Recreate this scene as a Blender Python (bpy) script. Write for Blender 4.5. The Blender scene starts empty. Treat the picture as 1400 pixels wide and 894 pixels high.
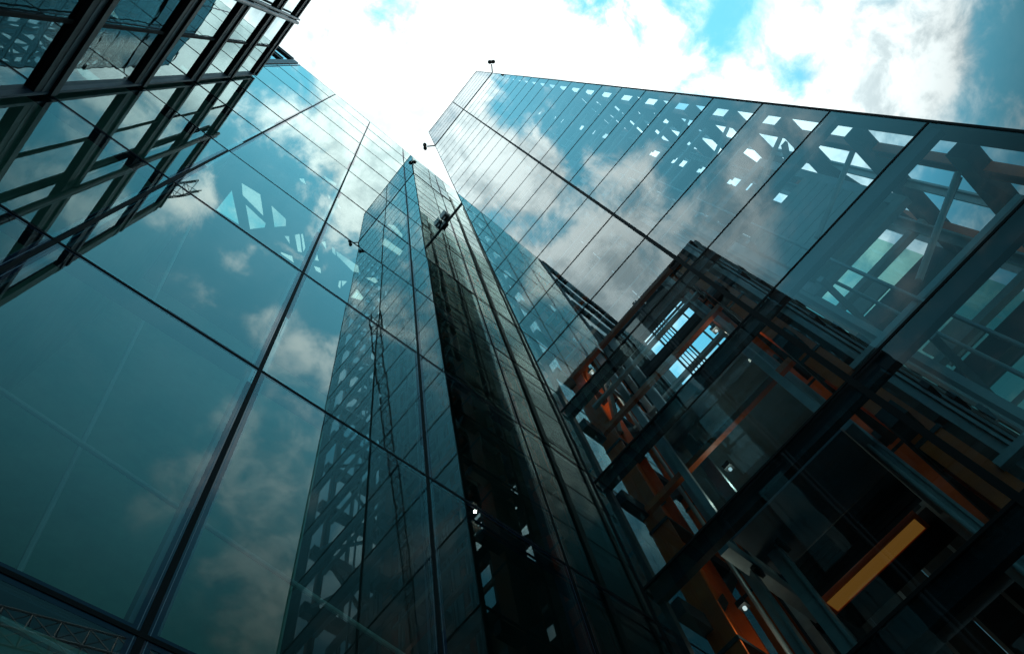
import bpy, math, random
from mathutils import Vector, Matrix
random.seed(7)
scene = bpy.context.scene
COL = scene.collection
S = 3.5            # one survey unit (eye to the left glass wall) in metres
EYE = 1.6
R = math.radians

# ------------------------------------------------------------------ camera
cam = bpy.data.cameras.new('camera')
cam.sensor_fit = 'HORIZONTAL'; cam.sensor_width = 36.0; cam.lens = 985.65 * 36 / 1400
cam.clip_start = 0.05; cam.clip_end = 4000
co = bpy.data.objects.new('camera', cam); COL.objects.link(co)
cr = Vector((0.75238716, -0.64163964, -0.14903734)); cu = Vector((-0.57018587, -0.7476693, 0.34039959))
cw = cr.cross(cu).normalized()      # points backwards
cr.normalize(); cu = cw.cross(cr)
co.matrix_world = Matrix(((cr.x, cu.x, cw.x, 0), (cr.y, cu.y, cw.y, 0), (cr.z, cu.z, cw.z, EYE), (0, 0, 0, 1)))
scene.camera = co

# ------------------------------------------------------------------ sky, sun, exposure
SUN_DIR = Vector((0.25, 1.0, 1.0)).normalized()
sun_el = math.asin(SUN_DIR.z); sun_az = math.atan2(SUN_DIR.x, SUN_DIR.y)
w = bpy.data.worlds.new('World'); scene.world = w; w.use_nodes = True
nt = w.node_tree; nt.nodes.clear()
def N(t, **k):
    n = nt.nodes.new(t)
    for a, b in k.items(): setattr(n, a, b)
    return n
def LK(a, b): nt.links.new(a, b)
def M(op, a, b=None, c=None, clamp=False):
    n = nt.nodes.new('ShaderNodeMath'); n.operation = op; n.use_clamp = clamp
    for i, v in enumerate((a, b, c)):
        if v is None: continue
        if isinstance(v, (int, float)): n.inputs[i].default_value = v
        else: nt.links.new(v, n.inputs[i])
    return n.outputs[0]
sky = N('ShaderNodeTexSky', sky_type='NISHITA', sun_disc=False)
sky.sun_elevation = sun_el; sky.sun_rotation = sun_az
sky.air_density = 1.0; sky.dust_density = 0.6; sky.ozone_density = 1.5
tc = N('ShaderNodeTexCoord'); sep = N('ShaderNodeSeparateXYZ'); LK(tc.outputs['Generated'], sep.inputs[0])
zc = M('MAXIMUM', sep.outputs[2], 0.12)
px = M('DIVIDE', sep.outputs[0], zc); py = M('DIVIDE', sep.outputs[1], zc)   # where the ray meets the flat cloud layer
pl = N('ShaderNodeCombineXYZ'); LK(px, pl.inputs[0]); LK(py, pl.inputs[1])
def fbm(scale, detail, rough, off):
    a = N('ShaderNodeVectorMath', operation='ADD'); LK(pl.outputs[0], a.inputs[0]); a.inputs[1].default_value = off
    n = N('ShaderNodeTexNoise'); n.inputs['Scale'].default_value = scale; n.inputs['Detail'].default_value = detail
    n.inputs['Roughness'].default_value = rough; n.inputs['Distortion'].default_value = 0.25
    LK(a.outputs[0], n.inputs['Vector']); return n.outputs['Fac']
big = fbm(4.5, 3, 0.5, (3.1, 1.7, 0)); fine = fbm(13.0, 9, 0.60, (0.3, 5.2, 2))
rr = M('SQRT', M('ADD', M('MULTIPLY', px, px), M('MULTIPLY', py, py)))
amp = N('ShaderNodeMapRange', interpolation_type='SMOOTHSTEP'); LK(rr, amp.inputs[0])     # softer, lower cloud away from the zenith
amp.inputs[1].default_value = 0.24; amp.inputs[2].default_value = 0.5; amp.inputs[3].default_value = 3.0; amp.inputs[4].default_value = 1.2
dens = M('ADD', M('MULTIPLY_ADD', big, 1.7, -0.85), M('MULTIPLY', M('SUBTRACT', fine, 0.5), amp.outputs[0]))
# banks of cloud (+) and clearings (-) in the cloud layer: x, y, radius, weight
CLOUDS = [(0.06, -0.02, 0.16, 0.75), (0.20, -0.12, 0.12, 0.8), (0.38, -0.28, 0.09, 0.25), (0.50, -0.42, 0.09, 0.8),
          (-0.10, 0.02, 0.05, -0.55), (-0.02, -0.03, 0.03, -0.45), (0.31, -0.345, 0.03, -0.3), (0.44, -0.345, 0.028, -0.6), (0.68, -0.62, 0.05, -0.8), (0.58, -0.50, 0.06, 0.45), (0.12, 0.12, 0.09, 0.6), (0.16,-0.24,0.05,-0.5),
          (-0.14, 0.03, 0.055, 0.75), (-0.20, 0.05, 0.06, 0.45), (-0.165, -0.05, 0.03, -0.5), (-0.25, -0.14, 0.09, -1.0), (-0.24, -0.015, 0.04, 0.9), (-0.30, 0.03, 0.03, -0.5), (-0.225, 0.065, 0.03, -0.6),
          (-0.32, 0.13, 0.10, 0.35), (-0.22, 0.10, 0.05, 0.1), (-0.40, -0.05, 0.05, 0.5), (-0.50, -0.13, 0.05, 0.45), (-0.43, 0.06, 0.06, 0.55), (-0.58, -0.06, 0.06, 0.4), (-0.50, 0.12, 0.12, 0.45), (-0.56, -0.33, 0.16, -0.4), (-0.54, -0.22, 0.05, 0.1),
          (-0.06, -0.15, 0.07, -0.45), (0.05, -0.14, 0.05, 0.45), (-0.07, -0.23, 0.05, -0.1), (-0.07, -0.29, 0.03, 0.35), (0.04, -0.27, 0.07, -0.55),
          (0.01, -0.385, 0.05, 0.15), (0.13, -0.36, 0.04, 0.0), (-0.06, -0.5, 0.13, -0.5), (-0.05, -0.75, 0.2, -0.5), (0.17, -0.60, 0.09, 0.3), (0.3, -0.7, 0.12, 0.05),
          (0.05, -1.05, 0.2, -0.2), (-0.9, 0.1, 0.35, -0.1), (0.22, 0.2, 0.16, 0.5), (-0.13, -0.16, 0.035, 0.3), (-0.22, -0.23, 0.06, 0.6), (-0.38, -0.40, 0.07, 0.15), (-0.29, -0.21, 0.04, 0.5), (-0.345, -0.12, 0.035, 0.5)]
for (x, y, rad, wt) in CLOUDS:
    d = N('ShaderNodeVectorMath', operation='DISTANCE'); LK(pl.outputs[0], d.inputs[0]); d.inputs[1].default_value = (x, y, 0)
    q = M('DIVIDE', d.outputs['Value'], rad)
    g = M('EXPONENT', M('MULTIPLY', M('MULTIPLY', q, q), -0.5))
    dens = M('MULTIPLY_ADD', g, wt, dens)
mask = N('ShaderNodeMapRange', interpolation_type='SMOOTHSTEP'); LK(dens, mask.inputs[0])
mask.inputs[1].default_value = -0.24; mask.inputs[2].default_value = 0.46; mask.inputs[3].default_value = 0.05
tint = N('ShaderNodeMix', data_type='RGBA', blend_type='MULTIPLY'); tint.inputs['Factor'].default_value = 1
LK(sky.outputs[0], tint.inputs[6]); tint.inputs[7].default_value = (0.82, 2.12, 1.58, 1)
cl = N('ShaderNodeMix', data_type='RGBA'); 
cf = N('ShaderNodeMapRange', interpolation_type='SMOOTHSTEP'); LK(fine, cf.inputs[0]); cf.inputs[1].default_value = 0.36; cf.inputs[2].default_value = 0.60
LK(cf.outputs[0], cl.inputs['Factor'])
cl.inputs[6].default_value = (3.2, 3.85, 4.0, 1); cl.inputs[7].default_value = (6.0, 6.7, 6.7, 1)
mixc = N('ShaderNodeMix', data_type='RGBA'); 
thin = N('ShaderNodeMapRange', interpolation_type='SMOOTHSTEP'); LK(rr, thin.inputs[0])      # thinner veil low in the sky
thin.inputs[1].default_value = 0.28; thin.inputs[2].default_value = 0.7; thin.inputs[3].default_value = 1.0; thin.inputs[4].default_value = 0.55
near = N('ShaderNodeMapRange', interpolation_type='SMOOTHSTEP'); LK(px, near.inputs[0])      # only on the side behind the viewer; the bank to the east is thick
near.inputs[1].default_value = 0.2; near.inputs[2].default_value = 0.4
LK(M('MULTIPLY', mask.outputs[0], M('MAXIMUM', thin.outputs[0], near.outputs[0])), mixc.inputs['Factor'])
LK(tint.outputs[2], mixc.inputs[6]); LK(cl.outputs[2], mixc.inputs[7])
# whole sky dimmed away from the zenith, to darken the low reflections
fall = N('ShaderNodeMapRange', interpolation_type='SMOOTHSTEP'); LK(rr, fall.inputs[0])
fall.inputs[1].default_value = 0.42; fall.inputs[2].default_value = 1.05; fall.inputs[3].default_value = 1.0; fall.inputs[4].default_value = 0.13
dim = N('ShaderNodeVectorMath', operation='SCALE'); LK(mixc.outputs[2], dim.inputs[0]); LK(fall.outputs[0], dim.inputs['Scale'])
bg = N('ShaderNodeBackground'); bg.inputs[1].default_value = 0.15; LK(dim.outputs[0], bg.inputs[0])
wo = N('ShaderNodeOutputWorld'); LK(bg.outputs[0], wo.inputs[0])

sl = bpy.data.lights.new('sun', 'SUN'); sl.energy = 1.5; sl.angle = R(10); sl.color = (1.0, 0.95, 0.88)
so = bpy.data.objects.new('sun', sl); COL.objects.link(so); so.location = (30, 45, 120)
so.rotation_euler = (-SUN_DIR).to_track_quat('-Z', 'Y').to_euler()

vs = scene.view_settings
vs.view_transform = 'Standard'; vs.look = 'None'; vs.exposure = 1.0; vs.gamma = 1.0; vs.use_curve_mapping = False
cy = scene.cycles
cy.max_bounces = 14; cy.glossy_bounces = 10; cy.transparent_max_bounces = 40; cy.diffuse_bounces = 3; cy.transmission_bounces = 8
cy.use_denoising = True; cy.sample_clamp_indirect = 6; cy.caustics_reflective = False; cy.blur_glossy = 0.0

# ------------------------------------------------------------------ materials
def mat(name, col, rough=0.5, metal=0.0, var=0.0, vscale=3.0, bump=0.0, spec=0.5):
    m = bpy.data.materials.new(name); m.use_nodes = True; t = m.node_tree
    b = t.nodes['Principled BSDF']
    b.inputs['Base Color'].default_value = (*col, 1); b.inputs['Roughness'].default_value = rough; b.inputs['Metallic'].default_value = metal
    b.inputs['Specular IOR Level'].default_value = spec
    if var or bump:
        g = t.nodes.new('ShaderNodeNewGeometry'); n = t.nodes.new('ShaderNodeTexNoise')
        n.inputs['Scale'].default_value = vscale; n.inputs['Detail'].default_value = 6; n.inputs['Roughness'].default_value = 0.65
        t.links.new(g.outputs['Position'], n.inputs['Vector'])
        if var:
            r = t.nodes.new('ShaderNodeValToRGB')
            r.color_ramp.elements[0].position = 0.3; r.color_ramp.elements[1].position = 0.72
            r.color_ramp.elements[0].color = (*[c * (1 - var) for c in col], 1); r.color_ramp.elements[1].color = (*[min(1, c * (1 + var)) for c in col], 1)
            t.links.new(n.outputs['Fac'], r.inputs[0]); t.links.new(r.outputs[0], b.inputs['Base Color'])
            mr = t.nodes.new('ShaderNodeMapRange'); mr.inputs[3].default_value = max(0.05, rough - 0.12); mr.inputs[4].default_value = min(1, rough + 0.15)
            t.links.new(n.outputs['Fac'], mr.inputs[0]); t.links.new(mr.outputs[0], b.inputs['Roughness'])
        if bump:
            bp = t.nodes.new('ShaderNodeBump'); bp.inputs['Distance'].default_value = bump; t.links.new(n.outputs['Fac'], bp.inputs['Height']); t.links.new(bp.outputs[0], b.inputs['Normal'])
    return m
def glass(name, tint, f0=0.09, power=4.3, wave=0.003, wscale=0.45, refl=(0.93, 0.98, 1.0), dust=0.015):
    m = bpy.data.materials.new(name); m.use_nodes = True; t = m.node_tree; t.nodes.clear()
    L_ = t.links.new
    g = t.nodes.new('ShaderNodeNewGeometry')
    n = t.nodes.new('ShaderNodeTexNoise'); n.inputs['Scale'].default_value = wscale; n.inputs['Detail'].default_value = 2.5
    L_(g.outputs['Position'], n.inputs['Vector'])
    bp = t.nodes.new('ShaderNodeBump'); bp.inputs['Distance'].default_value = wave; L_(n.outputs['Fac'], bp.inputs['Height'])
    d = t.nodes.new('ShaderNodeVectorMath'); d.operation = 'DOT_PRODUCT'; L_(bp.outputs[0], d.inputs[0]); L_(g.outputs['Incoming'], d.inputs[1])
    def mth(op, a, b):
        k = t.nodes.new('ShaderNodeMath'); k.operation = op
        for i, v in enumerate((a, b)):
            if v is None: continue
            if isinstance(v, (int, float)): k.inputs[i].default_value = v
            else: L_(v, k.inputs[i])
        return k.outputs[0]
    c = mth('ABSOLUTE', d.outputs['Value'], None)
    s = mth('POWER', mth('SUBTRACT', 1.0, c), power)
    f = mth('ADD', mth('MULTIPLY', s, 1 - f0), f0)
    tr = t.nodes.new('ShaderNodeBsdfTransparent'); tr.inputs[0].default_value = (*tint, 1)
    gl = t.nodes.new('ShaderNodeBsdfGlossy'); gl.inputs['Roughness'].default_value = 0.0; gl.inputs[0].default_value = (*refl, 1); L_(bp.outputs[0], gl.inputs['Normal'])
    mx = t.nodes.new('ShaderNodeMixShader'); L_(f, mx.inputs[0]); L_(tr.outputs[0], mx.inputs[1]); L_(gl.outputs[0], mx.inputs[2])
    df = t.nodes.new('ShaderNodeBsdfDiffuse'); df.inputs[0].default_value = (0.42, 0.43, 0.42, 1)
    mp = t.nodes.new('ShaderNodeMapping'); mp.inputs['Scale'].default_value = (2.2, 2.2, 0.16); L_(g.outputs['Position'], mp.inputs[0])
    n2 = t.nodes.new('ShaderNodeTexNoise'); n2.inputs['Scale'].default_value = 2.0; n2.inputs['Detail'].default_value = 7; L_(mp.outputs[0], n2.inputs['Vector'])
    dr = t.nodes.new('ShaderNodeMapRange'); dr.inputs[1].default_value = 0.42; dr.inputs[2].default_value = 0.75; dr.inputs[4].default_value = dust; L_(n2.outputs['Fac'], dr.inputs[0])
    m2 = t.nodes.new('ShaderNodeMixShader'); L_(dr.outputs[0], m2.inputs[0]); L_(mx.outputs[0], m2.inputs[1]); L_(df.outputs[0], m2.inputs[2])
    o = t.nodes.new('ShaderNodeOutputMaterial'); L_(m2.outputs[0], o.inputs[0])
    return m
def emit(name, col, st):
    m = bpy.data.materials.new(name); m.use_nodes = True; t = m.node_tree; t.nodes.clear()
    e = t.nodes.new('ShaderNodeEmission'); e.inputs[0].default_value = (*col, 1); e.inputs[1].default_value = st
    o = t.nodes.new('ShaderNodeOutputMaterial'); t.links.new(e.outputs[0], o.inputs[0]); return m
G_WALL = glass('wall_glass', (0.60, 0.84, 0.83), 0.11, 4.3, 0.002, 0.3, (0.87, 1.0, 0.965))
G_LIFT = glass('lift_tower_glass', (0.58, 0.79, 0.86), 0.115, 4.3, 0.0016, 0.45, (0.94, 1.0, 1.0))
G_PARA = glass('parapet_glass', (0.6, 0.7, 0.75), 0.04, 6.5, 0.0012, 0.5)
G_SKYL = glass('skylight_dim_glass', (0.36, 0.42, 0.38), 0.08)  # tinted to dim the sky seen through the roof openings
G_GREEN = glass('green_tinted_glass', (0.40, 0.66, 0.55), 0.08)
G_OFF = glass('office_glass', (0.10, 0.17, 0.20), 0.32, 4.0, 0.0025, 0.8, (0.82, 0.97, 1.0))
JOINT = mat('black_joint', (0.006, 0.008, 0.010), 0.7, spec=0.1)
FRAME = mat('blue_grey_frame', (0.018, 0.045, 0.085), 0.5, 0.0, 0.15)
GASK = mat('blue_gasket', (0.010, 0.030, 0.065), 0.03, 0.0, 0.0, spec=0.5)
FRAME_L = mat('pale_frame_bead', (0.10, 0.16, 0.22), 0.4, 0.2)
ORANGE = mat('orange_steel', (0.90, 0.125, 0.012), 0.5, 0.0, 0.3, 2.2)
GREY = mat('galvanised_steel', (0.40, 0.45, 0.45), 0.38, 0.2, 0.25, 2.0)
PALE = mat('pale_grey_panel', (0.42, 0.50, 0.49), 0.5, 0.1, 0.15, 1.2)
DARK = mat('dark_steel', (0.028, 0.036, 0.04), 0.5, 0.2, 0.3, 2.0)
CHAR = mat('charcoal_panel', (0.055, 0.065, 0.068), 0.55, 0.0, 0.25, 1.5)
FIN = mat('black_fin_metal', (0.010, 0.012, 0.015), 0.45, 0.0, 0.2, 2.0, spec=0.25)
WEB = mat('grey_fin_web', (0.085, 0.105, 0.13), 0.42, 0.3, 0.15, 1.5)
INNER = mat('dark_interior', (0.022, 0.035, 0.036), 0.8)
HALL = mat('hall_haze', (0.22, 0.42, 0.37), 0.8, 0.0, 0.2, 0.4)  # pale green wall colour that stands in for haze in the hall
LOUV = mat('grey_louvre', (0.16, 0.185, 0.20), 0.45, 0.35, 0.1, 3.0)
BLACK = mat('black_plastic', (0.008, 0.008, 0.009), 0.4)
YELL = mat('crane_paint', (0.10, 0.12, 0.14), 0.5, 0.0, 0.2)
PAVE = mat('paving', (0.22, 0.23, 0.23), 0.85, 0.0, 0.25, 0.6)
LAMP = emit('lamp_glow', (1.0, 0.97, 0.9), 0.5)
AMBER = emit('amber_glow', (1.0, 0.36, 0.06), 0.085)

# ------------------------------------------------------------------ helpers
def P(x, y, z): return Vector((x * S, y * S, z * S + EYE))
class MB:
    """collects boxes, bars and tubes, in survey units, and links them as one mesh"""
    def __init__(s): s.v = []; s.f = []
    def quadbox(s, c):
        b = len(s.v); s.v += c
        s.f += [tuple(b + i for i in q) for q in ((0, 3, 2, 1), (4, 5, 6, 7), (0, 1, 5, 4), (1, 2, 6, 5), (2, 3, 7, 6), (3, 0, 4, 7))]
        return s
    def box(s, x0, x1, y0, y1, z0, z1):
        x0, x1 = sorted((x0, x1)); y0, y1 = sorted((y0, y1)); z0, z1 = sorted((z0, z1))
        return s.quadbox([P(*p) for p in ((x0, y0, z0), (x1, y0, z0), (x1, y1, z0), (x0, y1, z0), (x0, y0, z1), (x1, y0, z1), (x1, y1, z1), (x0, y1, z1))])
    def bar(s, a, b, wd, ht, up=(0, 0, 1)):
        a, b = P(*a), P(*b); d = (b - a).normalized(); u = Vector(up)
        if abs(d.dot(u)) > 0.99: u = Vector((1, 0, 0))
        r = d.cross(u).normalized(); u = r.cross(d)
        r *= wd * S / 2; u *= ht * S / 2
        return s.quadbox([a - r - u, a + r - u, a + r + u, a - r + u, b - r - u, b + r - u, b + r + u, b - r + u])
    def tube(s, a, b, rad, n=12, rad2=None):
        a, b = P(*a), P(*b); d = (b - a).normalized(); u = Vector((0, 0, 1)) if abs(d.z) < 0.95 else Vector((1, 0, 0))
        r = d.cross(u).normalized(); u = r.cross(d); k = len(s.v); rad2 = rad if rad2 is None else rad2
        for (p, q) in ((a, rad), (b, rad2)):
            for i in range(n):
                t = 2 * math.pi * i / n; s.v.append(p + (r * math.cos(t) + u * math.sin(t)) * q * S)
        s.f += [(k + i, k + (i + 1) % n, k + n + (i + 1) % n, k + n + i) for i in range(n)]
        s.f += [tuple(k + i for i in reversed(range(n))), tuple(k + n + i for i in range(n))]
        return s
    def hcol(s, x, y, w_, d_, z0, z1, t=0.006, along='x'):
        """an H-section column: two flanges and a web"""
        if along == 'x':
            s.box(x - w_ / 2, x - w_ / 2 + t, y - d_ / 2, y + d_ / 2, z0, z1).box(x + w_ / 2 - t, x + w_ / 2, y - d_ / 2, y + d_ / 2, z0, z1)
            s.box(x - w_ / 2 + t, x + w_ / 2 - t, y - t / 2, y + t / 2, z0, z1)
        else:
            s.box(x - w_ / 2, x + w_ / 2, y - d_ / 2, y - d_ / 2 + t, z0, z1).box(x - w_ / 2, x + w_ / 2, y + d_ / 2 - t, y + d_ / 2, z0, z1)
            s.box(x - t / 2, x + t / 2, y - d_ / 2 + t, y + d_ / 2 - t, z0, z1)
        return s
    def build(s, name, m, parent=None, bevel=0.0):
        me = bpy.data.meshes.new(name); off = wloc(parent) if parent else Vector()
        me.from_pydata([v - off for v in s.v], [], s.f); me.update()
        o = bpy.data.objects.new(name, me); COL.objects.link(o); me.materials.append(m)
        if parent: o.parent = parent
        if bevel:
            b = o.modifiers.new('bevel', 'BEVEL'); b.width = bevel; b.segments = 2; b.limit_method = 'ANGLE'
        return o
def wloc(o):
    v = Vector()
    while o: v = v + o.location; o = o.parent
    return v
def tag(o, label=None, cat=None, group=None, kind=None):
    if label: o['label'] = label
    if cat: o['category'] = cat
    if group: o['group'] = group
    if kind: o['kind'] = kind
    return o
def thing(name, label, cat, loc, group=None):
    o = bpy.data.objects.new(name, None); COL.objects.link(o); o.location = P(*loc); o.empty_display_size = 0.2
    return tag(o, label, cat, group)
def sheet(name, m, pts):
    me = bpy.data.meshes.new(name); me.from_pydata([Vector(p) for p in pts], [], [tuple(range(len(pts)))]); me.update(); me.materials.append(m); return me
def pane(name, me, parent, pos, tilt=(0, 0, 0)):
    o = bpy.data.objects.new(name, me); COL.objects.link(o); o.parent = parent; o.location = P(*pos) - wloc(parent); o.rotation_euler = tilt; return o
mm = 0.001 / S
ZG = -EYE / S      # ground level in survey units

# ------------------------------------------------------------------ setting
b = MB(); b.v = [Vector(p) for p in ((-1500, -1500, 0), (1500, -1500, 0), (1500, 1500, 0), (-1500, 1500, 0))]; b.f = [(0, 1, 2, 3)]
tag(b.build('ground', PAVE), kind='structure')

# ------------------------------------------------------------------ the big glass wall (left)
zL, hL = 1.04722, 1.13290
LX0, BAY = -1.13, 0.66715
vx = [-0.4379 + BAY * k for k in range(-1, 9)]
zl = [zL + hL * k for k in range(-1, 11)]; zl[0] = ZG
LT = zl[-1]; LX1 = vx[-1]
wall = thing('glass_wall_building', 'tall building with one flat wall of very large teal glass panes mirroring clouds', 'building', (1.0, 1.0, ZG))
for j in range(len(zl) - 1):
    h = zl[j + 1] - zl[j]
    me = sheet('glass_pane', G_WALL, [(-BAY * S / 2, 0, -h * S / 2), (BAY * S / 2, 0, -h * S / 2), (BAY * S / 2, 0, h * S / 2), (-BAY * S / 2, 0, h * S / 2)])
    for i in range(len(vx) - 1):
        pane('glass_pane', me, wall, ((vx[i] + vx[i + 1]) / 2, 1.0, (zl[j] + zl[j + 1]) / 2), (R(random.gauss(0, 0.06)), 0, R(random.gauss(0, 0.10))))
# the narrow pane strip beyond the first mullion, joints, frames
me = sheet('edge_pane', G_WALL, [(0, 0, 0), ((vx[0] - LX0) * S, 0, 0), ((vx[0] - LX0) * S, 0, (LT - ZG) * S), (0, 0, (LT - ZG) * S)])
pane('edge_pane', me, wall, (LX0, 1.0, ZG))
for x in vx:
    MB().box(x - 24 * mm, x + 24 * mm, 1 - 6 * mm, 1 + 30 * mm, ZG, LT).build('vertical_joint', JOINT, wall)
    MB().box(x - 78 * mm, x - 25 * mm, 1 - 0.6 * mm, 1 + 3 * mm, ZG, LT - 0.01).box(x + 25 * mm, x + 78 * mm, 1 - 0.6 * mm, 1 + 3 * mm, ZG, LT - 0.01).build('gasket', GASK, wall)
    MB().box(x - 46 * mm, x - 40 * mm, 1 - 1.2 * mm, 1 - 0.8 * mm, ZG, LT - 0.012).box(x + 40 * mm, x + 46 * mm, 1 - 1.2 * mm, 1 - 0.8 * mm, ZG, LT - 0.012).build('gasket_bead', FRAME_L, wall)
    m_ = MB().box(x - 105 * mm, x + 105 * mm, 1 + 34 * mm, 1 + 190 * mm, ZG, LT - 0.02).build('mullion', FRAME, wall)
    MB().box(x - 70 * mm, x - 60 * mm, 1 + 26 * mm, 1 + 33 * mm, ZG, LT - 0.03).box(x + 60 * mm, x + 70 * mm, 1 + 26 * mm, 1 + 33 * mm, ZG, LT - 0.03).build('bead', FRAME_L, m_)
for z in zl[1:]:
    for i in range(len(vx) - 1):
        pass
    MB().box(LX0, LX1, 1 - 8 * mm, 1 + 28 * mm, z - 18 * mm, z + 18 * mm).build('horizontal_joint', JOINT, wall)
    MB().box(LX0, LX1, 1 - 1.0 * mm, 1 + 2 * mm, z - 60 * mm, z - 19 * mm).box(LX0, LX1, 1 - 1.0 * mm, 1 + 2 * mm, z + 19 * mm, z + 52 * mm).build('gasket', GASK, wall)
    t_ = MB().box(LX0, LX1, 1 + 36 * mm, 1 + 188 * mm, z - 80 * mm, z + 80 * mm).build('transom', FRAME, wall)
    MB().box(LX0, LX1, 1 + 29 * mm, 1 + 35 * mm, z - 62 * mm, z - 54 * mm).box(LX0, LX1, 1 + 29 * mm, 1 + 35 * mm, z + 54 * mm, z + 62 * mm).build('bead', FRAME_L, t_)
# hall behind the glass: haze painted into the left walls, dark walls right, pierced roof
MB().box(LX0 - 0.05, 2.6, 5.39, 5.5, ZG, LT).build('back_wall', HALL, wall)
MB().box(2.6, LX1 + 0.05, 5.39, 5.5, ZG, LT).build('back_wall', INNER, wall)  # dark stretch, so no haze shows behind the right panes
MB().box(LX0 - 0.05, LX0 - 2 * mm, 1.06, 5.391, ZG, LT).build('side_wall', HALL, wall)
MB().box(LX1 + 2 * mm, LX1 + 0.05, 1.0, 5.391, ZG, LT).build('side_wall', INNER, wall)
# roof plate pierced by irregular skylights between the trusses (plan outlines)
SKYLIGHTS = [
    [(-0.829, 3.271), (-0.42, 3.683), (-0.842, 3.705)] ,
    [(-0.78, 3.076), (-0.442, 3.046), (-0.196, 3.321), (-0.653, 3.239)] ,
    [(-0.542, 3.328), (-0.109, 3.389), (-0.079, 3.465), (-0.248, 3.638)] ,
    [(-0.213, 3.086), (0.103, 3.128), (0.174, 3.231), (0.037, 3.364)] ,
    [(0.364, 3.265), (0.422, 3.196), (0.638, 3.446), (0.573, 3.474)] ,
    [(0.435, 3.185), (0.462, 3.164), (0.722, 3.426), (0.668, 3.446)] ,
    [(0.354, 3.646), (0.546, 3.589), (0.643, 3.679), (0.375, 3.677)] ,
    [(0.24, 3.387), (0.307, 3.334), (0.398, 3.448)] ,
    [(0.831, 3.294), (0.945, 3.394), (0.878, 3.422)] ,
    [(0.918, 3.51), (1.029, 3.471), (1.099, 3.551), (1.001, 3.565)] ,
    [(0.779, 3.099), (0.823, 3.041), (0.939, 3.161)] ,
    [(1.058, 3.067), (1.508, 3.048), (1.601, 3.144), (1.504, 3.195), (1.127, 3.131)] ,
    [(0.959, 3.05), (1.023, 3.047), (1.113, 3.142), (1.033, 3.134)] ,
    [(1.41, 3.463), (1.438, 3.441), (1.514, 3.576), (1.463, 3.567)] ,
    [(1.441, 3.438), (1.528, 3.38), (1.52, 3.523)] ,
    [(-0.119, 2.449), (-0.053, 2.396), (0.033, 2.46), (-0.063, 2.47)] ,
    [(0.153, 2.16), (0.444, 2.125), (0.461, 2.179), (0.244, 2.198)] ,
    [(0.389, 2.373), (0.492, 2.381), (0.488, 2.452)] ,
    [(0.593, 2.391), (0.709, 2.421), (0.654, 2.446)] ,
    [(1.452, 2.164), (1.561, 2.1), (1.775, 2.143), (1.795, 2.198)] ,
    [(1.569, 2.378), (1.946, 2.366), (1.96, 2.474), (1.594, 2.5)] ,
    [(1.743, 3.399), (1.922, 3.457), (1.928, 3.527), (1.749, 3.591)] ,
    [(1.718, 3.15), (1.861, 3.038), (1.95, 3.066), (1.93, 3.131)] ,
    ]
from mathutils.geometry import tessellate_polygon
outer = [(LX0, 1.01), (LX1, 1.01), (LX1, 5.388), (LX0, 5.388)]
loops = [[Vector((x, y, 0)) for x, y in q] for q in [outer] + SKYLIGHTS]
rb_ = MB(); flat = [v for q in loops for v in q]
for zz_ in (LT - 0.06, LT - 0.02):
    k = len(rb_.v); rb_.v += [P(v.x, v.y, zz_) for v in flat]; rb_.f += [tuple(k + i for i in t3) for t3 in tessellate_polygon(loops)]
k = 0; nf_ = len(flat)
for q in loops:
    for i in range(len(q)): rb_.f.append((k + i, k + (i + 1) % len(q), nf_ + k + (i + 1) % len(q), nf_ + k + i))
    k += len(q)
roof = rb_.build('roof', INNER, wall)
g_ = MB(); g_.v = [P(-1.1, 1.5, LT - 0.01), P(2.4, 1.5, LT - 0.01), P(2.4, 4.6, LT - 0.01), P(-1.1, 4.6, LT - 0.01)]; g_.f = [(0, 1, 2, 3)]
g_.build('skylight_dim_glass', G_SKYL, roof)  # pane added over the openings to tone down the bright sky
# slender stays inside
st = MB()
for a, c in (((-0.9, 1.6, 2.4), (2.2, 1.7, 2.1)), ((-0.9, 1.6, 1.6), (2.2, 1.7, 1.5)), ((0.2, 1.5, 0.2), (-0.5, 2.0, 6.0))):
    st.tube(a, c, 0.010, 8)
st.build('bracing_stay', PALE, wall)

# ------------------------------------------------------------------ the glass lift tower (right)
XR, YL, YM, YR = 1.4020, 0.6840, -0.1445, -0.9642
XB = 2.27
H, Z0 = 0.566627, 2.18343
ZP, ZT = 13.5890, 16.3197
lev = [Z0 + H * k for k in range(-4, 21)]
tower = thing('lift_tower', 'square glass lift tower with thin dark joints and orange steel columns inside', 'tower', (1.8, -0.14, ZG))
zs = [ZG] + lev
for j in range(len(zs) - 1):
    h = zs[j + 1] - zs[j]
    if j == len(zs) - 2: h = ZP - zs[j]
    zc_ = zs[j] + h / 2
    for (ya, yb) in ((YM, YL), (YR, YM)):
        wd = yb - ya
        me = sheet('front_pane', G_LIFT, [(0, -wd * S / 2, -h * S / 2), (0, wd * S / 2, -h * S / 2), (0, wd * S / 2, h * S / 2), (0, -wd * S / 2, h * S / 2)])
        pane('front_pane', me, tower, (XR, (ya + yb) / 2, zc_), (0, R(random.gauss(0, 0.02)), R(random.gauss(0, 0.03))))
    me = sheet('side_pane', G_LIFT, [(-(XB - XR) * S / 2, 0, -h * S / 2), ((XB - XR) * S / 2, 0, -h * S / 2), ((XB - XR) * S / 2, 0, h * S / 2), (-(XB - XR) * S / 2, 0, h * S / 2)])
    pane('side_pane', me, tower, ((XR + XB) / 2, YL, zc_), (R(random.gauss(0, 0.02)), 0, R(random.gauss(0, 0.03))))
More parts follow.
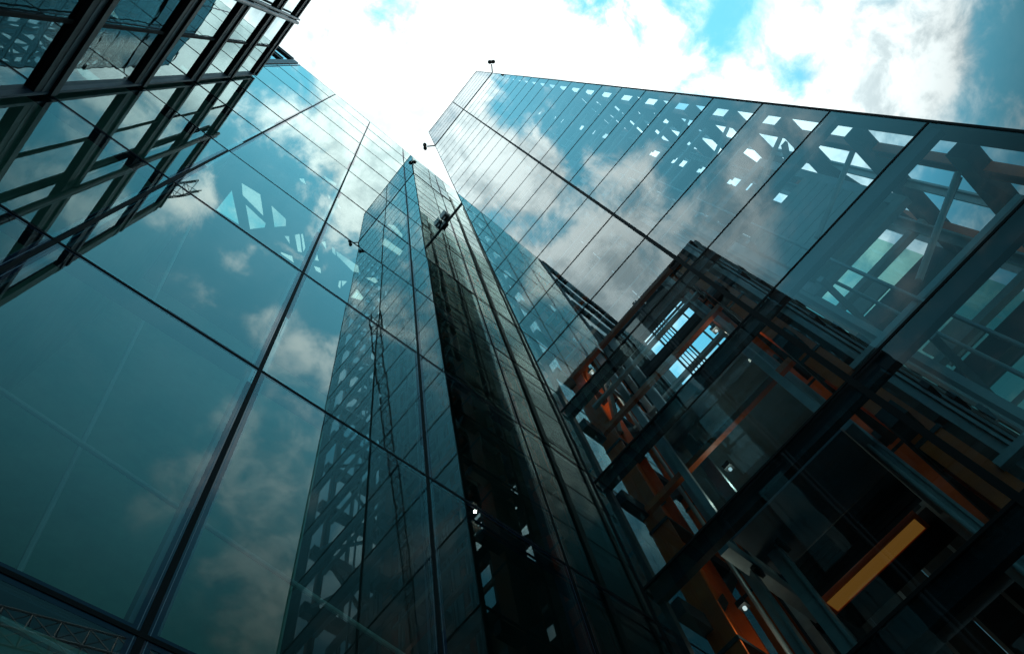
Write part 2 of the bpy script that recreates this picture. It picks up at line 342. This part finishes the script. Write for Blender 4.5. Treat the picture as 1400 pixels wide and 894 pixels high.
# parapet screen
for (ya, yb) in ((YM, YL), (YR, YM)):
    o_ = MB().box(XR + 40 * mm, XR + 60 * mm, ya + 2 * mm, yb - 2 * mm, ZP, ZT).build('parapet_panel', LOUV, tower)
    g_ = MB(); g_.v = [P(XR, ya, ZP), P(XR, yb, ZP), P(XR, yb, ZT), P(XR, ya, ZT)]; g_.f = [(0, 1, 2, 3)]; g_.build('glazing', G_PARA, o_)
    l_ = MB()
    for q in range(1, 6): l_.box(XR - 6 * mm, XR + 4 * mm, ya, yb, ZP + (ZT - ZP) * q / 5.6 - 16 * mm, ZP + (ZT - ZP) * q / 5.6 + 16 * mm)
    l_.build('joint_lines', JOINT, o_)
YP = YL
o_ = MB().box(XR + 62 * mm, XB, YL - 60 * mm, YL - 40 * mm, ZP, ZT).build('parapet_panel', LOUV, tower)
g_ = MB(); g_.v = [P(XR, YL, ZP), P(XB, YL, ZP), P(XB, YL, ZT), P(XR, YL, ZT)]; g_.f = [(0, 1, 2, 3)]; g_.build('glazing', G_PARA, o_)
l_ = MB()
for q in range(1, 6): l_.box(XR, XB, YL - 4 * mm, YL + 6 * mm, ZP + (ZT - ZP) * q / 5.6 - 16 * mm, ZP + (ZT - ZP) * q / 5.6 + 16 * mm)
l_.build('joint_lines', JOINT, o_)
MB().box(XR + 62 * mm, XB, YR + 2 * mm, YR + 22 * mm, ZP, ZT).build('parapet_panel', LOUV, tower)
MB().box(XB + 2 * mm, XB + 22 * mm, YR, YL, ZP, ZT).build('parapet_panel', LOUV, tower)
MB().box(XR + 0.03, XB - 0.01, YR + 0.03, YL - 0.03, ZP + 0.06, ZP + 0.1).build('roof', DARK, tower)
MB().box(XR - 25 * mm, XR + 70 * mm, YR - 10 * mm, YL + 10 * mm, ZT + 1 * mm, ZT + 45 * mm).box(XR + 71 * mm, XB, YL - 70 * mm, YL + 12 * mm, ZT + 1 * mm, ZT + 44 * mm).build('coping', LOUV, tower)
pl_ = MB().box(XR - 30 * mm, XR + 34 * mm, YR, YL, ZP - 55 * mm, ZP + 55 * mm).box(XR, XB, YL - 34 * mm, YL + 30 * mm, ZP - 55 * mm, ZP + 55 * mm)
pl_.build('parapet_rail', JOINT, tower)
# joints on the glass and transom boxes behind
for z in lev:
    MB().box(XR - 6 * mm, XR + 26 * mm, YR, YL, z - 16 * mm, z + 16 * mm).box(XR + 26 * mm, XB, YL - 26 * mm, YL + 6 * mm, z - 14 * mm, z + 14 * mm).build('glass_joint', JOINT, tower)
    t_ = MB().box(XR + 30 * mm, XR + 120 * mm, YR + 0.02, YL - 0.02, z - 230 * mm, z - 10 * mm).build('front_beam', FIN, tower)
for (y, hw) in ((YM, 32), (YL - 6 * mm, 14), (YR + 10 * mm, 16)):
    MB().box(XR - 8 * mm, XR + 29 * mm, y - hw * mm, y + hw * mm, ZG, ZT if y != YL else ZT).build('front_mullion', JOINT, tower)
MB().box(XB - 30 * mm, XB + 6 * mm, YL - 28 * mm, YL + 8 * mm, ZG, ZT).build('rear_mullion', JOINT, tower)
xm_ = 1.84
MB().box(xm_ - 20 * mm, xm_ + 20 * mm, YL - 28 * mm, YL + 8 * mm, ZG, ZT).build('side_mullion', JOINT, tower)
# lower wing tucked behind the tower
wing = thing('rear_wing', 'narrow lower glazed wing behind the lift tower, seen mirrored in the gap', 'building', (2.6, 0.5, ZG))
WT = 14.16
for k in range(0, 25):
    z0 = ZG if k == 0 else lev[k] - 0.0; z1 = lev[k + 1] if k < 24 else WT
    if k == 0: z1 = lev[1]
    q = MB(); q.v = [P(2.30, YL, z0), P(2.95, YL, z0), P(2.95, YL, z1), P(2.30, YL, z1)]; q.f = [(0, 1, 2, 3)]
    g_ = q.build('side_pane', G_LIFT, wing)
    MB().box(2.29, 2.95, YL - 0.012, YL + 0.002, z1 - 0.006, z1 + 0.006).build('glass_joint', JOINT, wing)
MB().box(2.278, 2.325, YL - 0.05, YL + 0.012, ZG, WT).box(2.62, 2.65, YL - 0.04, YL + 0.008, ZG, WT).build('dark_column', FIN, wing)
MB().box(2.33, 2.95, 0.42, 0.45, ZG, WT - .03).box(2.92, 2.95, 0.46, YL - 0.02, ZG, WT - .03).build('inner_wall', INNER, wing)
MB().box(2.33, 2.95, 0.46, YL - 0.02, WT - 0.02, WT).box(2.33, 2.95, YL - 0.018, YL - 0.014, WT - 0.5, WT - 0.021).build('parapet', LOUV, wing)
fb_ = MB()
for z in lev[1:]: fb_.box(2.33, 2.91, 0.46, YL - 0.05, z - 0.09, z - 0.01)
fb_.build('floor_slab', DARK, wing)
# corner posts (dark) and orange columns
for (x, y) in ((XR + 0.062, YR + 0.045), (XR + 0.035, YL - 0.03)):
    w_ = 0.052 if y < 0 else 0.022
    (MB().box(XR + 0.012, 1.487, YR + 0.003, YR + 0.011, ZG, ZP) if y < 0 else MB().box(x - w_ * 0.7, x + w_ * 0.45, y - w_ * .45, y + w_ * .45, ZG, ZP)).build('corner_post', DARK, tower)
for (x, y, wd, dp) in ((1.70, YL - 0.06, 0.16, 0.085), (2.19, YL - 0.07, 0.13, 0.11), (1.585, YR + 0.026, 0.044, 0.036), (2.06, YR + 0.05, 0.05, 0.06), (2.18, YM, 0.11, 0.11), (1.64, YM - 0.015, 0.12, 0.075)):
    c_ = MB().hcol(x, y, wd, dp, ZG, ZP, 0.010, 'x').build('orange_column', ORANGE, tower)
    k_ = MB()
    for z in lev[:14]:
        k_.box(x - wd / 2 - 0.003, x + wd / 2 + 0.003, y - dp / 2 - 0.003, y + dp / 2 + 0.003, z - 0.155, z - 0.14)
    k_.build('splice_collar', DARK, c_)
# floor-level ring beams, right side face bracing
for k, z in enumerate(lev):
    rb = MB()
    rb.box(1.492, XB, YR + 0.004, YR + 0.06, z - 0.15, z - 0.06)
    rb.box(XB - 0.07, XB, YR + 0.062, YL - 0.04, z - 0.11, z - 0.004)
    rb.box(XR + 0.1, XB - 0.075, YL - 0.05, YL - 0.012, z - 0.07, z - 0.006)
    rb.box(XR + 0.1, XB - 0.075, YM - 0.03, YM + 0.03, z - 0.12, z - 0.05)
    rb.build('ring_beam', DARK, tower)
    if k >= 4: MB().box(XR + 0.13, XR + 0.15, YM + 0.04, YL - 0.08, z - 0.165, z - 0.135).build('orange_beam', ORANGE, tower)
for k in range(len(lev) - 1):
    z0, z1 = lev[k], lev[k + 1]
    db = MB()
    db.bar((2.10, YL - 0.05, z1 - 0.05), (1.66, YL - 0.05, z0), 0.03, 0.06, (0, 1, 0))
    if k % 2: db.bar((1.60, YR + 0.075, z1 - 0.16), (2.04, YR + 0.075, z0 - 0.05), 0.014, 0.03, (0, 1, 0))
    else: db.bar((2.04, YR + 0.075, z1 - 0.16), (1.60, YR + 0.075, z0 - 0.05), 0.014, 0.03, (0, 1, 0))
    db.build('diagonal_brace', DARK, tower)
    MB().tube((1.53, YR + 0.09, z1 - 0.12), (1.56, -0.52, z1 - 0.30), 0.011, 10).build('raking_rod', GREY, tower)
# rear wall: charcoal panels with clear window bays and slim bars
for k in range(len(lev) - 1):
    z0, z1 = lev[k], lev[k + 1]
    rw = MB()
    rw.box(XB - 0.03, XB - 0.004, 0.37, YL - 0.02, z0, z1 - 0.115)
    rw.box(XB - 0.03, XB - 0.004, YM - 0.18, YM + 0.05, z0, z1 - 0.115)
    rw.build('rear_panel', CHAR, tower)
    zt2 = z1 - 0.115
    tones = (PALE, LOUV, CHAR, GREY, DARK)
    def fill(ya, yb, n_):
        for q in range(n_):
            for r_ in range(2):
                if 4 <= k < 7 and random.random() < 0.12: continue
                p_ = MB().box(XB - 0.024, XB - 0.012, ya + (yb - ya) * q / n_ + .002, ya + (yb - ya) * (q + 1) / n_ - .002, z0 + (zt2 - z0) * (r_ * 0.45) + .002, z0 + (zt2 - z0) * (0.45 if r_ == 0 else 1) - .002)
                p_.build('infill_panel' if k < 18 else 'upper_infill', random.choice(tones) if 4 <= k < 9 else random.choice((CHAR, DARK, INNER)), tower)
    if k not in (6, 7): fill(YM + 0.05, 0.37, 1 if k > 12 else 2)
    if k in (3, 4, 5):
        q = MB(); q.v = [P(XB - .018, YR + .1, z0), P(XB - .018, YM - .25, z0), P(XB - .018, YM - .25, zt2), P(XB - .018, YR + .1, zt2)]; q.f = [(0, 1, 2, 3)]; q.build('green_pane', G_GREEN, tower)
        if k != 4: fill(YM - 0.24, YM - 0.18, 1)
        MB().box(XB - 0.06, XB - 0.05, YM - 0.52, YM - 0.34, z0 + 0.03, z0 + 0.19).build('white_panel', PALE, tower)
    else: fill(YR + 0.1, YM - 0.18, 1 if k > 12 else 2)
    wb = MB()
    for q in range(1, 4): wb.box(XB - 0.026, XB - 0.006, YM + 0.05 + q * 0.11, YM + 0.062 + q * 0.11, z0 + 0.001, z1 - 0.116)
    wb.box(XB - 0.034, XB - 0.031, YM + 0.05, 0.37, z0 + 0.24, z0 + 0.27)
    if k not in (4, 5): wb.box(XB - 0.034, XB - 0.031, YR + 0.1, YM - 0.18, z0 + 0.30, z0 + 0.325)
    wb.box(XB - 0.040, XB - 0.028, YM - 0.32, YM - 0.31, z0 + 0.001, z1 - 0.116)
    wb.build('window_bar', GREY, tower)
# guide rails, cable trays, brackets
gr = [(1.62, 0.44, 0.030, 0.030), (1.62, 0.335, 0.026, 0.04), (1.95, 0.47, 0.02, 0.03), (1.60, YM - 0.11, 0.035, 0.03), (1.70, YM - 0.14, 0.05, 0.02), (1.80, YM - 0.17, 0.03, 0.03), (1.96, YM + 0.09, 0.03, 0.03),
      (1.60, YM + 0.075, 0.02, 0.03), (1.90, YR + 0.13, 0.06, 0.03), (1.787, YR + 0.015, 0.027, 0.03), (2.22, YR + 0.02, 0.03, 0.035)]
for (x, y, a, c) in gr:
    g_ = MB().box(x - a / 2, x + a / 2, y - 0.004, y + 0.004, ZG, ZP - .02).box(x - 0.004, x + 0.004, y + 0.004, y + c, ZG, ZP - .02).build('guide_rail', GREY, tower)
    k_ = MB()
    for z in lev[:12]: k_.box(x - a / 2 - 0.01, x + a / 2 + 0.01, y - 0.02, y - 0.006, z - 0.04, z - 0.005)
    k_.build('rail_bracket', BLACK, g_)
for (x, y) in ((1.66, YM - 0.20), (1.88, YM - 0.22)):
    MB().box(x - 0.035, x + 0.035, y - 0.003, y + 0.003, ZG, ZP - .03).box(x - 0.035, x - 0.031, y + 0.003, y + 0.02, ZG, ZP - .03).box(x + 0.031, x + 0.035, y + 0.003, y + 0.02, ZG, ZP - .03).build('cable_tray', PALE, tower)
for k, z in enumerate(lev[1:16]):
    MB().box(1.56, 2.18, YM - 0.255, YM - 0.235, z + 0.06, z + 0.085).box(1.56, 1.585, YR + 0.1, YM - 0.05, z + 0.20, z + 0.225).box(1.9, 1.93, YR + 0.1, YM - 0.26, z + 0.33, z + 0.36).build('trimmer', GREY, tower)

fs = ((1.58, YM + 0.10, 0.007), (1.74, 0.52, 0.008), (1.55, YM - 0.32, 0.007), (1.72, YM - 0.30, 0.007))
for (x, y, r_) in fs:
    MB().tube((x, y, ZG), (x, y, ZP - 0.03), r_, 10).build('riser_pipe', GREY, tower)
for k, z in enumerate(lev[5:14]):
    MB().box(1.57, 1.59, YM + 0.05, 0.60, z + 0.12, z + 0.137).box(1.92, 1.94, YM + 0.05, 0.60, z + 0.30, z + 0.32).box(1.60, 1.92, 0.49, 0.505, z + 0.21, z + 0.23).build('shaft_rail', GREY, tower)
    MB().bar((1.70, 0.60, z + 0.02), (1.62, 0.47, z + 0.40), 0.02, 0.03).build('knee_brace', ORANGE if k % 2 else GREY, tower)

# ------------------------------------------------------------------ lift cars inside the left shaft
def lift_car(loc, label, lit):
    x0, x1, y0, y1 = 1.49, 2.10, -0.03, 0.40
    z = loc
    t = thing('lift_car', label, 'lift car', ((x0 + x1) / 2, (y0 + y1) / 2, z), 'lift cars in the tower')
    MB().box(x0, 1.705, y0, y1, z, z + 0.02).build('soffit_panel', LOUV, t)
    vp = MB().box(1.715, 1.885, y0, y1, z + 0.004, z + 0.03).build('vent_panel', DARK, t)
    s = MB()
    for q in range(4): s.box(1.74 + q * 0.03, 1.752 + q * 0.03, y0 + 0.05, y0 + 0.17, z + 0.001, z + 0.0035).box(1.74 + q * 0.03, 1.752 + q * 0.03, y1 - 0.17, y1 - 0.05, z + 0.001, z + 0.0035)
    s.build('vent_slots', BLACK, vp)
    if lit:
        a_ = MB().box(1.905, 1.965, y0 + 0.055, y1 - 0.015, z - 0.002, z + 0.02).build('amber_light', AMBER, t)
        MB().box(1.900, 1.9045, y0 + 0.04, y1, z - 0.005, z + 0.02).box(1.9655, 1.970, y0 + 0.04, y1, z - 0.005, z + 0.02).box(1.9047, 1.9653, y0 + 0.04, y0 + 0.054, z - 0.006, z + 0.02).box(1.9047, 1.9653, y1 - 0.014, y1, z - 0.006, z + 0.02).build('light_trim', ORANGE, a_)
    MB().box(1.975, x1, y0, y1, z + 0.01, z + 0.06).build('buffer_plate', BLACK, t, 0.02)
    MB().box(x0, x1, y0 - 0.035, y0 - 0.004, z - 0.01, z + 0.05).box(x0, x1, y1 + 0.02, y1 + 0.055, z - 0.01, z + 0.05).build('side_channel', GREY, t)
    w = MB()
    for (x, y) in ((x0, y0), (x1, y0), (x0, y1), (x1, y1)): w.box(x - 0.012, x + 0.012, y - 0.012, y + 0.012, z + 0.065, z + 0.66)
    w.box(x0 - .012, x1 + .012, y0 - .012, y1 + .012, z + 0.662, z + 0.69).build('car_frame', GREY, t)
    g = MB()
    for (a, c) in (((x0, y0 + .013), (x0, y1 - .013)), ((x0 + .013, y1), (x1 - .013, y1))):
        k = len(g.v); g.v += [P(*a, z + .066), P(*c, z + .066), P(*c, z + .66), P(*a, z + .66)]; g.f += [(k, k + 1, k + 2, k + 3)]
    g.build('car_glazing', G_LIFT, t)
    MB().box(1.78, 1.83, y0 - 0.03, y1 + 0.05, z + 0.75, z + 0.81).box(1.84, 1.87, y0 - 0.03, y1 + 0.05, z + 0.75, z + 0.79).build('crosshead', GREY, t)
    p = MB().tube((1.80, 0.16, z + 0.74), (1.83, 0.16, z + 0.74), 0.075, 28).build('sheave', ORANGE, t)
    MB().tube((1.79, 0.16, z + 0.74), (1.84, 0.16, z + 0.74), 0.03, 20).build('sheave_hub', GREY, p)
    r = MB()
    for q in range(5): r.tube((1.80, 0.12 + q * 0.018, z + 0.82), (1.80, 0.12 + q * 0.018, ZP), 0.003, 6)
    r.build('suspension_rope', BLACK, t)
    return t
lift_car(1.60, 'lift car low in the shaft, its dark underside carrying a glowing amber strip', True)
def counterweight(z):
    t = thing('counterweight', 'tall steel counterweight frame with stacked grey plates beside the lower lift car rails', 'counterweight', (1.75, -0.55, z))
    MB().box(1.62, 1.65, -0.80, -0.76, z, z + 1.0).box(1.62, 1.65, -0.38, -0.34, z, z + 1.0).box(1.62, 1.65, -0.80, -0.34, z + 1.001, z + 1.05).box(1.62, 1.65, -0.8, -0.34, z - 0.05, z - 0.001).build('weight_frame', GREY, t)
    f = MB()
    for q in range(9): f.box(1.60, 1.68, -0.755, -0.385, z + 0.02 + q * 0.06, z + 0.075 + q * 0.06)
    f.build('filler_plates', PALE, t)
counterweight(2.35)

# ------------------------------------------------------------------ floodlights on the tower corners
def floodlight(y, sy, label):
    z = ZP
    t = thing('floodlight', label, 'floodlight', (XR, y, z), 'floodlights on the lift tower corners')
    ox, oy = -0.13, sy * 0.13
    MB().tube((XR - 0.004, y + sy * 0.004, z), (XR + ox * .8, y + oy * .8, z), 0.012, 10).build('bracket_arm', BLACK, t)
    hd = MB(); ax = Vector((1, sy, 0)).normalized(); c0 = Vector((XR + ox, y + oy, z))
    prof = [(-0.07, 0.006), (-0.062, 0.022), (-0.045, 0.034), (-0.02, 0.034), (0, 0.026), (0.02, 0.034), (0.045, 0.034), (0.062, 0.022), (0.07, 0.006)]
    for (p0, r0), (p1, r1) in zip(prof, prof[1:]): hd.tube(tuple(c0 + ax * p0), tuple(c0 + ax * p1), r0, 16, r1)
    o = hd.build('lamp_head', BLACK, t)
    return t
floodlight(YR, -1, 'small black floodlight on the tower corner against the open sky above the roofline')
floodlight(YL, 1, 'small black floodlight on the tower corner nearest the glass wall building')

# tie beam between the tower and the wall with a boxed lamp on it
t = thing('tie_beam', 'slim steel tie beam bridging the gap between lift tower and glass wall', 'beam', (1.42, 0.84, 7.86))
MB().box(1.408, 1.430, YL + 0.006, 0.996, 7.87, 7.88).box(1.408, 1.430, YL + 0.006, 0.996, 7.835, 7.845).build('flange', DARK, t)
MB().box(1.417, 1.423, YL + 0.006, 0.996, 7.846, 7.869).build('web', DARK, t)
MB().box(1.395, 1.445, 0.96, 0.997, 7.79, 7.92).build('end_plate', DARK, t)
t = thing('equipment_box', 'dark boxy equipment housing mounted on the tie beam beside the glass wall', 'box', (1.42, 0.95, 7.95))
MB().box(1.378, 1.450, 0.915, 0.985, 7.99, 8.17).build('housing', DARK, t, 0.03)
MB().box(1.366, 1.376, 0.905, 0.99, 8.00, 8.20).build('hood', LOUV, t)
MB().box(1.384, 1.444, 0.902, 0.914, 8.01, 8.15).build('front_grille', GREY, t)
MB().box(1.412, 1.426, 0.94, 0.96, 7.881, 7.989).box(1.38, 1.386, 0.93, 0.97, 7.881, 7.989).build('stand', DARK, t)

# ------------------------------------------------------------------ the fin-fronted offices (top left)
XT = -0.986; YE = -0.66; TT = zL + 6 * hL
def fins_x(parent, xf, y0, y1, z, mirror=1):
    """stepped horizontal fin along y on a wall facing +x"""
    f = MB().box(xf - 0.03, xf + 0.012, y0, y1, z - 0.19, z - 0.061).build('sunshade_fin', FIN, parent)
    MB().box(xf + 0.0122, xf + 0.0135, y0 + 0.01, y1, z - 0.128, z - 0.062).build('fin_web', WEB, f)
    MB().box(xf - 0.03, xf + 0.026, y0 + 0.03, y1, z - 0.06, z).build('fin_flange', FIN, f)
off = thing('fin_fronted_office', 'lower office building with wide black horizontal fins across its glass front', 'building', (XT - 1.0, 0.2, ZG))
for k in range(-1, 7):
    fins_x(off, XT, YE - 0.03, 0.985, zL + k * hL)
ys = [YE, -0.22, 0.33, 0.66, 0.985]
tz = [ZG] + [zL + k * hL for k in range(0, 7)]
for j in range(len(tz) - 1):
    z0, z1 = tz[j], tz[j + 1]
    for i in range(len(ys) - 1):
        wd, h = ys[i + 1] - ys[i], z1 - z0
        me = sheet('window_pane', G_OFF, [(0, -wd * S / 2, -h * S / 2), (0, wd * S / 2, -h * S / 2), (0, wd * S / 2, h * S / 2), (0, -wd * S / 2, h * S / 2)])
        pane('window_pane', me, off, (XT - 0.008, (ys[i] + ys[i + 1]) / 2, (z0 + z1) / 2), (0, R(random.gauss(0, 0.05)), R(random.gauss(0, 0.08))))
for y in (-0.22, 0.66):
    MB().box(XT - 0.035, XT - 0.002, y - 0.008, y + 0.008, ZG, TT - 0.1).build('mullion', JOINT, off)
for y in (0.33,):
    MB().tube((XT + 0.044, y, ZG), (XT + 0.044, y, TT - 0.01), 0.016, 14).tube((XT + 0.042, y - 0.034, ZG), (XT + 0.042, y - 0.034, TT - 0.01), 0.010, 12).build('downpipe', WEB, off)
MB().box(XT - 0.05, XT + 0.012, YE - 0.02, YE + 0.07, ZG, TT - 0.12).build('corner_post', FIN, off)
MB().box(XT - 0.012, XT + 0.016, 0.970, 0.984, ZG, TT - 0.04).build('corner_trim', FRAME, off)
MB().box(XT - 2.4, XT - 0.04, YE, 0.985, TT - 0.10, TT - 0.02).build('roof', FIN, off)
MB().box(XT - 2.4, XT - 0.25, YE + 0.05, YE + 0.1, ZG, TT - 0.11).box(XT - 0.6, XT - 0.55, YE + 0.11, 0.98, ZG, TT - 0.11).build('inner_wall', INNER, off)
fl = MB()
for z in tz[1:-1]: fl.box(XT - 0.54, XT - 0.04, YE + 0.12, 0.98, z - 0.11, z - 0.03)
fl.build('floor_slab', INNER, off)
# taller louvred block in line with the glass wall
blk = thing('louvred_block', 'taller block with black horizontal louvres continuing the line of the glass wall', 'building', (-2.6, 1.6, ZG))
BX0, BX1 = -4.2, LX0 - 0.012
MB().box(BX1 - 0.08, BX1, 1 - 0.012, 1.04, ZG, LT - 0.005).build('edge_trim', FRAME, blk)
for k in range(-1, 11):
    z = zL + k * hL
    f = MB().box(BX0, BX1 - 0.082, 1 - 0.012, 1 + 0.03, z - 0.19, z - 0.061).build('louvre_fin', FIN, blk)
    MB().box(BX0, BX1 - 0.085, 1 - 0.0135, 1 - 0.0122, z - 0.128, z - 0.062).build('fin_web', WEB, f)
    MB().box(BX0, BX1 - 0.09, 1 - 0.026, 1 + 0.03, z - 0.06, z).build('fin_flange', FIN, f)
    if k < 10:
        h = hL
        me = sheet('glass_pane', G_OFF, [(BX0 * S, 0, 0), ((BX1 - 0.082) * S, 0, 0), ((BX1 - 0.082) * S, 0, h * S), (BX0 * S, 0, h * S)])
        pane('glass_pane', me, blk, (0, 1.012, z))
MB().box(BX0, LX0 - 0.06, 1.5, 1.55, ZG, LT - 0.1).build('back_wall', INNER, blk)
MB().box(BX0, LX0 - 0.06, 1.035, 1.6, LT - 0.09, LT - 0.04).build('roof', INNER, blk)

# ------------------------------------------------------------------ tower cranes beyond the square (seen mirrored in the glass)
def M3(x, y, z): return ((x) / S, (y) / S, (z - EYE) / S)
def lattice(mb, a, c, wd, bays):
    a, c = Vector(a), Vector(c); d = (c - a); dn = d.normalized()
    up = Vector((0, 0, 1)) if abs(dn.z) < .9 else Vector((1, 0, 0))
    r = dn.cross(up).normalized() * wd / 2; u = r.cross(dn).normalized() * wd / 2
    cs = [r - u, r + u, -r + u, -r - u]
    for q in cs: mb.tube(M3(*(a + q)), M3(*(c + q)), 0.09 / S, 6)
    for i in range(bays):
        p0, p1 = a + d * i / bays, a + d * (i + 1) / bays
        for j in range(4):
            mb.tube(M3(*(p0 + cs[j])), M3(*(p1 + cs[(j + 1) % 4])), 0.05 / S, 5)
            mb.tube(M3(*(p0 + cs[j])), M3(*(p0 + cs[(j + 1) % 4])), 0.05 / S, 5)
    return mb
def crane(tip, root, tail, mast_h, label):
    tip, root, tail = Vector(tip), Vector(root), Vector(tail)
    t = thing('tower_crane', label, 'crane', M3(root.x, root.y, 0), 'tower cranes mirrored in the glass')
    lattice(MB(), (root.x, root.y, 0), (root.x, root.y, mast_h - 1.2), 1.8, int(mast_h / 2.2)).build('mast', YELL, t)
    lattice(MB(), root, tip, 1.6, int((tip - root).length / 1.9)).build('jib', YELL, t)
    lattice(MB(), root, tail, 1.4, int((tail - root).length / 1.9)).build('counter_jib', YELL, t)
    q = M3(*tail)
    MB().box(q[0] - 1.1 / S, q[0] + 1.1 / S, q[1] - 1.1 / S, q[1] + 1.1 / S, q[2] - 1.6 / S, q[2] - 0.9 / S).build('ballast', DARK, t)
    q = M3(root.x, root.y, mast_h)
    MB().box(q[0] + 0.3, q[0] + 0.8, q[1] - 0.3, q[1] + 0.2, q[2] - 0.9, q[2] - 0.3).build('cab', DARK, t, 0.1)
crane((-12.2, -27.8, 121.6), (-66, -85.5, 121.6), (-78, -98.4, 121.6), 121.6, 'tall dark tower crane whose jib tip is mirrored high in the glass wall')
crane((24, -35.0, 46.6), (-16, -43.9, 46.6), (-26, -46.1, 46.6), 46.6, 'lower dark tower crane whose lattice jib is mirrored near the foot of the glass wall')

# ------------------------------------------------------------------ small bulkhead lamps in the tower, with added fill lights
LAMPS = (((1.62, -0.02, 2.62), 'tiny lit bulkhead lamp beside the middle orange column, just under the barred window'),
         ((1.62, 0.30, 1.97), 'tiny lit bulkhead lamp beside the silver guide rails, below the barred window'),
         ((1.62, 0.52, 1.52), 'tiny lit bulkhead lamp between the orange corner columns near the foot of the tower'),
         ((1.62, 0.53, 3.20), 'tiny lit bulkhead lamp between the orange corner columns, level with the barred window'))
for (u, lab) in LAMPS:
    t = thing('bulkhead_lamp', lab, 'lamp', u, 'bulkhead lamps in the tower')
    MB().box(u[0] - 0.014, u[0] + 0.014, u[1] - 0.014, u[1] + 0.014, u[2] + 0.008, u[2] + 0.03).build('lamp_base', BLACK, t)
    MB().tube(u, (u[0], u[1], u[2] + 0.007), 0.006, 12).build('lamp_lens', LAMP, t)
    l_ = bpy.data.lights.new('lamp_fill', 'POINT'); l_.energy = 1.0 if u[2] < 1.6 else 2.4; l_.color = (1.0, 0.86, 0.66); l_.shadow_soft_size = 0.03  # fill light added at each lamp to bring up the orange steel
    lo = bpy.data.objects.new('lamp_fill', l_); COL.objects.link(lo); lo.parent = t; lo.location = (0.02, 0, -0.16)
